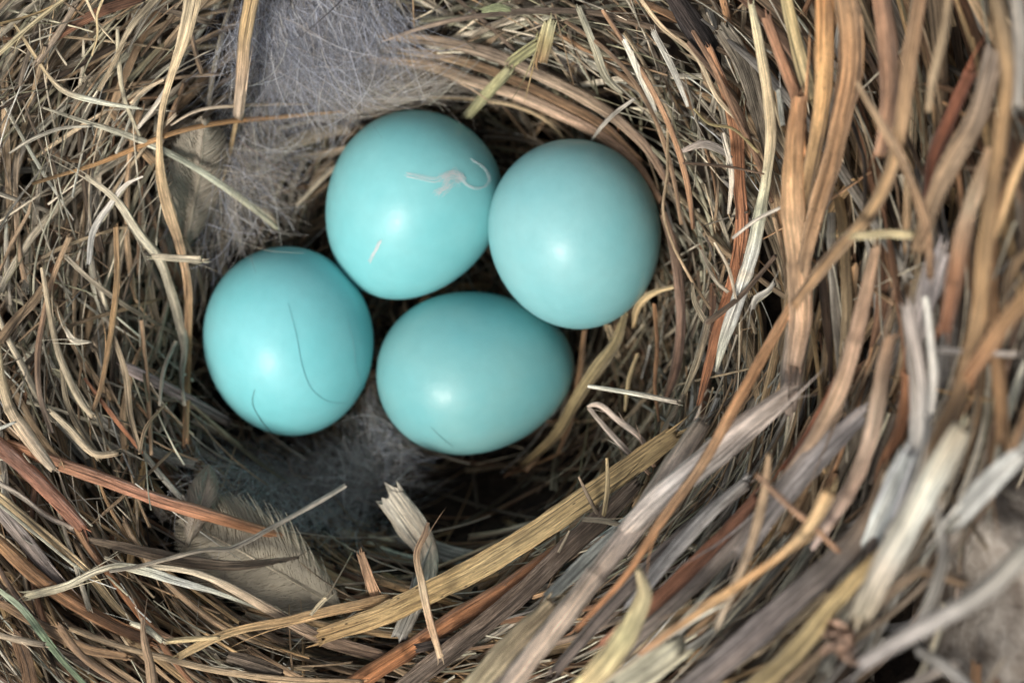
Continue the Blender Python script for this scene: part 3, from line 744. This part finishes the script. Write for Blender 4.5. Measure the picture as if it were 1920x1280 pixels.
tr('grass_stem', [(1728,-30),(1708,100),(1692,220),(1670,320),(1630,400),(1560,480),(1490,570)], [28,28,28,28,28,26,20], (46,36), [(150,114,80),(176,138,96),(170,138,96),(166,128,88)], label='tan stem sweeping down from the top across the right wall')
tr('grass_blade', [(1608,155),(1650,230),(1700,320),(1735,420),(1745,520)], [10,15,17,20,14], (43,42), [(196,164,126),(170,132,98)])
tr('grass_stem', [(1820,135),(1782,220),(1750,300),(1738,380)], [26,28,26,18], (40,38), [(146,84,56),(130,72,46)])
tr('grass_blade', [(1868,90),(1832,220),(1780,310),(1745,390),(1720,470)], [38,42,40,34,20], (43,42), [(166,148,136),(160,134,108),(150,120,88)], spk=1.0, curl=.3, label='grey tan blade with dark spots near the upper right corner')
tr('grass_blade', [(1862,-30),(1880,60),(1890,140),(1878,240),(1862,350),(1850,450),(1834,600),(1802,730),(1752,850),(1720,930)], [22,28,28,28,26,30,32,36,34,20], (54,48), [(150,126,92),(160,126,82),(176,138,88),(160,122,78),(150,116,76)], label='long tan blade running down near the right edge')
tr('grass_stem', [(1853,278),(1832,350),(1810,420),(1790,520),(1772,620)], [10,26,32,32,26], (49,47), [(226,176,132),(224,190,156),(190,130,86),(150,94,60)], label='stem with a pale orange tip beside the long tan blade')
tr('grass_stem', [(1930,270),(1900,340),(1880,400),(1862,450)], [16,16,16,12], (50,49), [(196,160,110)])
tr('grass_stem', [(1480,740),(1400,798),(1330,858),(1240,930),(1170,998)], [36,50,52,48,30], (33,31), [(176,160,152),(196,184,182),(200,194,196),(186,172,166)], label='broad pale grey stem slanting across the lower right wall')
tr('grass_stem', [(1500,520),(1498,600),(1486,680),(1478,770)], [40,46,44,30], (29,29), [(196,160,130),(190,166,150),(186,166,158)])
tr('grass_stem', [(1598,444),(1655,438),(1714,440)], [14,18,18], (42,42), [(206,192,146)], thing=('straw','short cream straw lying sideways across the middle of the right wall','straw'))
tr('grass_blade', [(1764,472),(1748,530),(1732,585),(1722,640)], [46,44,36,20], (41,40), [(206,198,204),(180,168,168)], ribs=3, label='broad silvery grey blade with a square cut end')
tr('grass_stem', [(1702,572),(1716,660),(1726,760),(1720,840),(1694,920),(1655,1000)], [24,34,38,38,36,24], (46,44), [(186,176,176),(190,184,184),(196,200,204),(186,190,196)], label='thick silver grey stem bending down the right wall')
tr('grass_stem', [(1735,558),(1746,640),(1750,710),(1744,775)], [10,15,17,14], (48,47), [(216,220,222),(196,200,206)])
tr('grass_stem', [(1642,466),(1622,560),(1600,650),(1570,740),(1520,830),(1470,900)], [20,28,32,32,28,18], (38,36), [(200,160,126),(196,156,128),(180,150,124),(176,150,134)], label='pinkish tan stem slanting through the right wall')
tr('grass_stem', [(1602,635),(1562,740),(1522,812),(1470,880)], [18,26,26,16], (36,34), [(166,96,58),(150,84,50)])
tr('grass_stem', [(1668,636),(1652,720),(1632,820),(1602,900),(1560,970),(1522,1030)], [22,30,30,28,24,8], (42,43), [(176,138,108),(200,172,150),(190,156,136),(206,184,182)], label='pale pink brown stem with a pointed lower end')
tr('grass_stem', [(1935,540),(1875,620),(1815,705)], [28,32,26], (54,52), [(206,156,94),(180,124,76)])
tr('grass_blade', [(1614,778),(1540,850),(1450,950),(1386,1036)], [34,46,46,30], (37,36), [(176,170,176),(160,154,158),(140,132,132)], ribs=3, label='broad grey blade in the lower right')
tr('grass_stem', [(1748,655),(1820,660),(1905,664)], [12,13,12], (47,47), [(180,174,174)])
tr('twig', [(1418,888),(1480,948),(1530,990),(1572,1034)], [9,13,14,10], (45,45), [(170,128,96),(150,110,80)], thing=('twig','brown twig crossing over the grey stems in the lower right','twig'))
tr('twig', [(1198,1226),(1300,1155),(1400,1085),(1480,1025),(1514,992),(1530,968),(1555,922)], [13,15,16,17,20,24,30], (42,46), [(196,148,110),(216,160,98),(214,166,104),(214,160,96),(224,186,132),(226,180,124)], node=.80, thing=('twig','golden twig with a swollen jointed end in the lower right','twig'))
tr('grass_stem', [(1615,1150),(1660,1060),(1710,970),(1760,880),(1806,800)], [46,52,54,52,38], (51,54), [(196,184,160),(222,214,206),(224,218,210),(214,202,176)], label='very thick whitish stem in the lower right')
tr('grass_blade', [(1632,1020),(1668,930),(1704,850)], [34,44,38], (44,46), [(196,208,214),(206,216,222)], ribs=3, curl=.2)
tr('grass_stem', [(1400,1305),(1500,1210),(1570,1122),(1645,1040)], [44,42,36,22], (44,46), [(186,160,100),(184,160,104),(176,146,88)], label='thick yellowish stem leaving the bottom edge')
tr('grass_stem', [(1270,1310),(1390,1210),(1480,1130),(1570,1050),(1640,960),(1662,880)], [50,54,54,50,42,24], (40,44), [(112,104,104),(120,112,116),(110,100,96),(150,120,90)], label='very thick dark grey stem in the lower right')
tr('grass_stem', [(1340,1180),(1375,1100),(1412,1010),(1432,930),(1442,850)], [12,16,18,18,12], (41,40), [(186,170,150),(190,164,136),(196,160,120)])
tr('grass_stem', [(1620,1240),(1740,1170),(1840,1112),(1935,1020)], [26,36,40,40], (54,60), [(130,128,134),(150,152,158),(186,188,186)], thing=('straw','thick blurred grey stem crossing the bottom right corner','straw'))
tr('grass_blade', [(1756,950),(1768,1040),(1746,1120),(1722,1170)], [18,22,22,14], (50,49), [(166,162,158)])
tr('grass_blade', [(1800,966),(1860,900),(1915,850)], [36,42,34], (52,54), [(182,186,188)], ends=('cut','cut'))
tr('grass_stem', [(1725,1220),(1780,1256),(1830,1300)], [22,24,20], (50,50), [(140,142,146)])
tr('grass_stem', [(1700,700),(1690,800),(1660,860)], [20,26,14], (38,38), [(160,104,64)])
tr('grass_stem', [(1905,-20),(1912,80),(1908,200)], [24,26,20], (50,50), [(196,192,188)])
tr('grass_stem', [(1780,-20),(1770,60),(1750,140),(1740,210)], [16,18,16,10], (48,47), [(176,150,116)])
tr('grass_stem', [(1640,1000),(1620,1090),(1600,1140)], [20,24,16], (44,44), [(120,104,96)])

def interp(vals, n):
    vals = np.asarray(vals, float)
    if len(vals) == 1: return np.repeat(vals, n, axis=0)
    x = np.linspace(0, 1, len(vals)); t = np.linspace(0, 1, n)
    if vals.ndim == 1: return np.interp(t, x, vals)
    return np.stack([np.interp(t, x, vals[:, i]) for i in range(vals.shape[1])], 1)

def traced_strand(batch, kind, pts, w, z, cols, kw):
    p2 = np.array([(a, b) for a, b in pts], float)
    seg = np.concatenate([[0], np.cumsum(np.linalg.norm(np.diff(p2, axis=0), axis=1))]); L = seg[-1]
    n = int(max(10, min(70, L / 9)))
    wq = np.asarray(w, float)[:, None]
    full = catmull(np.hstack([p2, wq]), n)
    s = np.linspace(0, 1, n)
    if isinstance(z, tuple):
        zz = z[0] + (z[1] - z[0]) * s
        bow = 0.012 * L / 20 * math.sin(1.0); zz = zz + bow * np.sin(np.pi * s)
    else:
        hs = np.array([H(x, y) for x, y in full[:, :2]])
        t = s * 2 - 1
        zz = np.polyval(np.polyfit(t, hs, 3), t) + z
    zz = np.maximum(zz, np.array([H(x, y) for x, y in full[:, :2]]) + 0.4 + np.minimum(full[:, 2], 30) / 40)
    zz[1:-1] = np.maximum(zz[1:-1], (zz[:-2] + zz[2:]) / 2)
    # natural waver of a dry stalk
    ph = rng.uniform(0, 6, 4)
    amp = min(0.7, L / 500)
    wx = amp * (np.sin(s * L / 60 + ph[0]) + 0.5 * np.sin(s * L / 23 + ph[1]))
    wy = amp * (np.sin(s * L / 70 + ph[2]) + 0.5 * np.sin(s * L / 27 + ph[3]))
    cl = np.array([P(x + a, y + b, q) for x, y, q, a, b in zip(full[:, 0], full[:, 1], zz, wx * .6, wy * .6)])
    wm = np.maximum(full[:, 2], 1.0) / 20 * (D - zz) / D
    stem = kind in ('grass_stem', 'twig')
    wm *= 1 + 0.04 * np.sin(s * L / 31 + ph[1]) + 0.03 * np.sin(s * L / 11 + ph[2])
    cc = lin(interp(cols, n))
    if 'node' in kw:
        g = np.exp(-((s - kw['node']) / 0.018) ** 2)
        wm = wm * (1 + 0.28 * g); cc = cc * (1 - 0.55 * g[:, None])
    elif stem and L > 330 and max(w) > 12 and rng.random() < 0.5:
        g = np.exp(-((s - rng.uniform(.25, .75)) * L / 7) ** 2)
        wm = wm * (1 + 0.16 * g); cc = cc * (1 - 0.4 * g[:, None])
    roll = kw.get('roll', 0.0) + (np.cumsum(rng.normal(0, 0.02, n)) if not stem else np.zeros(n))
    batch.strand(cl, wm, cc, 'stem' if stem else 'blade', roll, kw.get('curl', 0.22), kw.get('spk', 0.25 if max(w) > 14 else 0),
                 kw.get('ends', ('cut', 'cut')), True, kw.get('ribs', 0))
    if max(w) > 8 and kw.get('mat') != 'rough': fray(batch, cl, wm, cc, kw.get('ends', ('cut',))[0] == 'cut', rng.integers(1, 4))
    if 'arm' in kw:
        kk = dict(kw); arm = kk.pop('arm')
        traced_strand(batch, kind, arm, [9, 12, 11, 8], (13, 14), cols, kk)

counts = {}
for kind, pts, w, z, cols, kw in TR:
    b = Batch(); traced_strand(b, kind, pts, w, z, cols, kw)
    mat = M_ROUGH if kw.get('mat') == 'rough' else M_STRAW
    if 'thing' in kw:
        nm, lab, cat = kw['thing']
        b.build(nm, mat, props={'label': lab, 'category': cat})
    else:
        counts[kind] = counts.get(kind, 0) + 1
        b.build(kind, mat, nest, props=({'label': kw['label']} if 'label' in kw else None))

# the largest of the fill become parts too, up to a hundred of each kind; the rest is one mat of each
fills.sort(key=lambda f: -f[0])
for size, layer, kw in fills:
    nm = 'grass_stem' if kw['kind'] == 'stem' else 'grass_blade'
    if size > 0 and counts.get(nm, 0) < 98:
        counts[nm] = counts.get(nm, 0) + 1
        b = Batch(); b.strand(**kw)
        if kw['w'].max() > .4: fray(b, kw['cl'], kw['w'], kw['cols'], True, rng.integers(0, 3))
        b.build(nm, M_STRAW, nest)
    else:
        kw['fine'] = kw['w'].max() > 0.7
        mb = mats['stem_mat' if nm == 'grass_stem' else 'blade_mat']; mb.strand(**kw)
        if layer >= 2 and kw['w'].max() > .45: fray(mb, kw['cl'], kw['w'], kw['cols'], True, rng.integers(0, 3))
for nm, b in mats.items():
    b.build(nm, M_STRAW, nest, kind='stuff')

def leaf_scrap(cx, cy, z, label):
    b = Batch()
    for k in range(9):
        a = rng.uniform(0, 6.28); L = rng.uniform(22, 55)
        pts = [(cx + rng.normal(0, 8), cy + rng.normal(0, 6))]
        for j in range(3):
            a += rng.normal(0, .5); pts.append((pts[-1][0] + L / 3 * math.cos(a), pts[-1][1] + L / 3 * math.sin(a)))
        full = catmull(np.array([(x, y, 0) for x, y in pts]), 12)
        cl = np.array([P(x, y, z + rng.normal(0, .3) + 1.2 * math.sin(i / 4 + k)) for i, (x, y, _) in enumerate(full)])
        w = np.array([.5, 1.2, 1.7, 1.9, 2.0, 2.0, 1.8, 1.6, 1.4, 1.1, .7, .3]) * rng.uniform(.5, 1)
        b.strand(cl, w, np.repeat(lin(np.array((176, 140, 120)) * rng.uniform(.75, 1.1))[None], 12, 0), 'blade', rng.normal(0, .6) + np.cumsum(rng.normal(0, .15, 12)), rng.uniform(.2, .7), .5, ('torn', 'torn'))
    b.build('leaf_scrap', M_STRAW, props={'label': label, 'category': 'leaf'})
leaf_scrap(1572, 1200, 46, 'crumpled pinkish brown leaf scrap near the bottom edge at the right')
# ------------------------------------------------------------------ down and hairs
def hair(b, pts, w, col, n=14, z=None):
    pts = np.asarray(pts, float)
    full = catmull(pts, n)
    cl = np.array([P(x, y, q) for x, y, q in full])
    s = np.linspace(0, 1, n)
    ww = w / 20 * (1 - 0.6 * s)
    b.strand(cl, ww, np.repeat(lin(col)[None], n, axis=0), 'hair')

def down_tuft(name, cx, cy, rx, ry, count, cols, zlo, zhi, ang, spread, lens, label, w=(0.5, 1.1), clumps=10, wild=0.3):
    b = Batch()
    cl_c = [(cx + rx * rng.normal(0, .5), cy + ry * rng.normal(0, .5), rng.uniform(zlo, zhi), ang + rng.normal(0, spread)) for _ in range(clumps)]
    for i in range(count):
        c = cl_c[rng.integers(clumps)]
        x, y = c[0] + rng.normal(0, rx * .26), c[1] + rng.normal(0, ry * .26)
        z = c[2] + rng.normal(0, 1.0)
        L = rng.uniform(*lens); a = c[3] + rng.normal(0, wild)
        k = rng.normal(0, 0.006); st = L / 5
        pts = [(x, y, z)]
        dz = rng.normal(0, 0.35)
        for j in range(5):
            a += k * st + rng.normal(0, 0.06)
            x += st * math.cos(a); y -= st * math.sin(a); z += dz
            zz = max(z, H(x, y) - 1.5)
            et = egg_top(x, y)
            if et is not None: zz = min(zz, 99)
            pts.append((x, y, zz))
        arr = np.array([P(*p) for p in pts])
        if inside_eggs_arr(arr, 0.15): continue
        if rng.random() < 0.93 and any(egg_top(p[0], p[1]) is not None for p in (pts[0], pts[2], pts[3], pts[5])): continue
        c_ = np.array(cols[rng.integers(len(cols))], float) * rng.uniform(.85, 1.1)
        br = rng.random() < 0.12
        hair(b, pts, rng.uniform(*w) * (1.8 if br else 1), np.clip(c_ * (1.3 if br else 0.95), 0, 240), 11)
    b.build(name, M_DOWN, props={'label': label, 'category': 'feather', 'group': 'soft down lining the cup'})
BL = [(186,190,202), (170,174,186), (204,210,222), (160,162,172), (184,176,168)]
WM = [(200,190,174), (180,170,156), (214,206,194), (160,150,138)]
DK = [(214,210,208), (188,184,182), (232,230,230), (164,158,152)]
down_tuft('down_feather', 570, 60, 125, 105, 2900, BL, 3, 8, math.radians(-75), .25, (60, 190), 'bluish grey tuft of down at the top edge of the photo', clumps=22)
down_tuft('down_feather', 430, 290, 80, 160, 1700, WM + WM + BL, -1, 5, math.radians(-70), .6, (60, 170), 'pale beige and grey down between the left wall and the top egg', clumps=16)
down_tuft('down_feather', 620, 190, 150, 45, 1300, WM, 0, 5, math.radians(0), .5, (70, 200), 'wispy beige down just above the top egg', clumps=14)
down_tuft('down_feather', 610, 900, 165, 75, 2100, DK, -7, -2, math.radians(200), 1.2, (40, 140), 'dark grey down on the floor of the cup below the left egg', clumps=26, wild=.9)
down_tuft('down_feather', 710, 830, 55, 80, 800, BL + DK, -6, -2, math.radians(100), .8, (40, 110), 'small grey wisp of down between the two lower eggs', clumps=8, wild=.8)

# broad pale body feathers showing through the floor
def feather(cx, cy, z0, z1, length, width, ang, col, label):
    import bmesh
    t = bpy.data.objects.new("feather", None); sc.collection.objects.link(t)
    p0 = P(cx, cy, H(cx, cy) + z0); t.location = p0 * S
    t['label'] = label; t['category'] = 'feather'
    b = Batch(); a = math.radians(ang)
    # many barbs leave the shaft on both sides
    n = 26; s = np.linspace(0, 1, n)
    shaft = np.stack([cx + length * s * math.cos(a) + 14 * np.sin(s * 2), cy - length * s * math.sin(a), np.zeros(n)], 1)
    shaft[:, 2] = [H(x, y) + z0 + (z1 - z0) * q for (x, y), q in zip(shaft[:, :2], s)]
    cl = np.array([P(*q) for q in shaft])
    b.strand(cl, np.linspace(0.5, 0.12, n), np.repeat(lin(col)[None], n, 0), 'stem', fine=False)
    sh = b.build("shaft", M_STRAW, t)
    v = Batch()
    for sg in (1, -1):
        for i in range(760):
            u = 0.06 + 0.94 * (i + rng.normal(0, 9.0)) / 780
            if not 0 < u < 1: continue
            base = np.array([np.interp(u, s, shaft[:, k]) for k in range(3)])
            wdt = width * math.sin(math.pi * (u ** 0.8) * 0.93 + 0.15) * rng.uniform(.78, 1.03)
            pts = []; jt = rng.normal(0, .12)
            for j in range(7):
                q = j / 6
                da = a + sg * (1.0 + jt - 0.7 * q)
                if j: bx += wdt / 6 * math.cos(da); by -= wdt / 6 * math.sin(da)
                else: bx, by = base[0], base[1]
                pts.append((bx, by, max(base[2] - 1.2 * q * q, H(bx, by) + z0 * .8 - 0.6) + rng.normal(0, .03)))
            clb = np.array([P(*q) for q in pts])
            if inside_eggs_arr(clb, .1): continue
            c = np.array(col, float) * rng.uniform(.95, 1.03)
            v.strand(clb, np.array([.12, .17, .18, .17, .13, .08, .03]) * rng.uniform(.8, 1.1), np.repeat(lin(c)[None], 7, 0), 'hair')
    v.build("vane", M_VANE, t)
feather(650, 1145, -2.2, -0.8, 370, 150, 152, (196, 186, 164), 'dim greyish beige body feather lying in the lower left of the cup')
feather(352, 1020, 0.6, 0.8, 150, 44, 80, (176, 164, 146), 'small cream feather tip beside the thick reddish stem')
feather(345, 470, 0.6, 0.8, 250, 90, 84, (176, 166, 148), 'pale cream feather behind the long tan blade on the left')

def surface_hair(name, pts, w, col, label, cat, lift=0.10):
    b = Batch(); full = catmull(np.array([(x, y, 0) for x, y in pts], float), 26)
    out = []
    for x, y, _ in full:
        z = egg_top(x, y)
        out.append(z)
    last = [z for z in out if z is not None]
    zf = last[-1] if last else 0
    cl = []
    for i, (x, y, _) in enumerate(full):
        z = out[i] if out[i] is not None else max(zf - 0.0, H(x, y) + 2)
        cl.append(P(x, y, z + lift))
    cl = np.array(cl)
    for _ in range(2): cl[1:-1, 2] = np.maximum(cl[1:-1, 2], (cl[:-2, 2] + cl[2:, 2]) / 2)
    s = np.linspace(0, 1, len(cl))
    b.strand(cl, w / 20 * (1.0 - 0.5 * np.abs(2 * s - 1)), np.repeat(lin(col)[None], len(cl), 0), 'hair')
    b.build(name, M_HAIR, props={'label': label, 'category': cat})
surface_hair('hair', [(478,730),(473,752),(488,785),(528,826),(570,855),(622,892)], 1.7, (24,24,28), 'short black curled hair at the bottom of the left egg', 'hair')
surface_hair('hair', [(540,568),(556,630),(568,690),(585,730),(615,752),(652,756)], 1.0, (84,130,138), 'long fine grey hair curving down the middle of the left egg', 'hair')
surface_hair('hair', [(652,600),(664,650),(668,690),(682,730)], 0.8, (96,140,146), 'very fine hair near the right side of the left egg', 'hair')
surface_hair('hair', [(808,800),(826,818),(850,838)], 1.0, (40,84,88), 'short dark hair at the bottom of the lowest egg', 'hair')
b = Batch(); hair(b, [(664,-20,12),(610,30,12),(575,60,11.5),(540,84,11)], 3.0, (52,48,50), 20)
b.build('hair', M_HAIR, props={'label': 'straight dark hair crossing the grey down at the top', 'category': 'hair'})
b = Batch(); hair(b, [(446,262,9),(500,300,8),(540,330,7),(580,362,6)], 1.8, (110,96,90), 20)
b.build('hair', M_HAIR, props={'label': 'fine brown hair left of the top egg', 'category': 'hair'})

# wisps of white down stuck to the top egg
def wisp(name, strands, label, w=0.85, col=(244, 248, 248)):
    b = Batch()
    for pts, cnt, jit in strands:
        for i in range(int(cnt * 1.6)):
            q = [(x + rng.normal(0, jit), y + rng.normal(0, jit)) for x, y in pts]
            jx, jy = rng.normal(0, jit, 2); q = [(x + jx, y + jy) for x, y in q]
            full = catmull(np.array([(x, y, 0) for x, y in q]), 16)
            zs = [egg_top(x, y) for x, y, _ in full]
            if any(z is None for z in zs): continue
            cl = np.array([P(x, y, z + 0.06 + 0.05 * rng.random()) for (x, y, _), z in zip(full, zs)])
            b.strand(cl, w / 20 * np.linspace(1, .4, 16), np.repeat(lin(col)[None], 16, 0), 'hair')
    b.build(name, M_VANE, props={'label': label, 'category': 'down'})
wisp('down_wisp', [([(762,330),(790,334),(815,338),(838,328),(862,330)], 6, 1.6), ([(830,336),(848,326),(866,334),(850,342)], 14, 4.0), ([(860,330),(875,346),(895,352),(912,346),(917,328)], 4, 1.6),
                   ([(886,302),(902,310),(914,324),(918,338)], 4, 1.5), ([(846,340),(835,352),(824,366)], 10, 3.5), ([(818,360),(830,356),(838,346)], 5, 3)],
     'white wisp of down stuck on the upper right of the top egg')
wisp('down_wisp', [([(713,452),(706,466),(699,478),(693,491)], 9, 1.3)], 'short white streak of down low on the top egg', 1.2)

# ------------------------------------------------------------------ rough pale slab beside the nest
def slab():
    import bmesh
    from mathutils import noise
    bm = bmesh.new(); n = 60
    g = {}
    for j in range(n):
        for i in range(n):
            u, v = i / (n - 1), j / (n - 1)
            x = 31.5 + 40 * u; y = -50 + 41 * v
            x -= 2.5 * noise.noise(Vector((v * 5, 3, 0))) * (1 - u) * 2 - (1.5 * math.sin(v * 3)) * (1 - u)
            e = min(u * 8, (1 - v) * 6, 1)
            z = 41 - 9 * (1 - e) ** 2 + 1.3 * noise.fractal(Vector((x * .35, y * .35, 0)), 0.8, 2.1, 5)
            g[i, j] = bm.verts.new(Vector((x, y, z)) * S)
    for j in range(n - 1):
        for i in range(n - 1): bm.faces.new((g[i, j], g[i+1, j], g[i+1, j+1], g[i, j+1])).smooth = True
    border = [g[i, 0] for i in range(n)] + [g[n-1, j] for j in range(1, n)] + [g[i, n-1] for i in range(n-2, -1, -1)] + [g[0, j] for j in range(n-2, 0, -1)]
    low = [bm.verts.new(Vector((v.co.x, v.co.y, -32 * S))) for v in border]
    for a in range(len(border)):
        b_ = (a + 1) % len(border); bm.faces.new((border[b_], border[a], low[a], low[b_]))
    bm.faces.new(low)
    bmesh.ops.recalc_face_normals(bm, faces=bm.faces)
    me = bpy.data.meshes.new("weathered_board"); bm.to_mesh(me); bm.free()
    me.materials.append(simple_noise_mat("weathered_wood", (0.20, 0.16, 0.125), (0.56, 0.50, 0.43), 260, 0.9, 0.9, 0.0010, (1.6, 1, 1)))
    o = bpy.data.objects.new("weathered_board", me); sc.collection.objects.link(o)
    o['label'] = 'rough pale grey weathered board beside the nest in the lower right corner'; o['category'] = 'board'
slab()
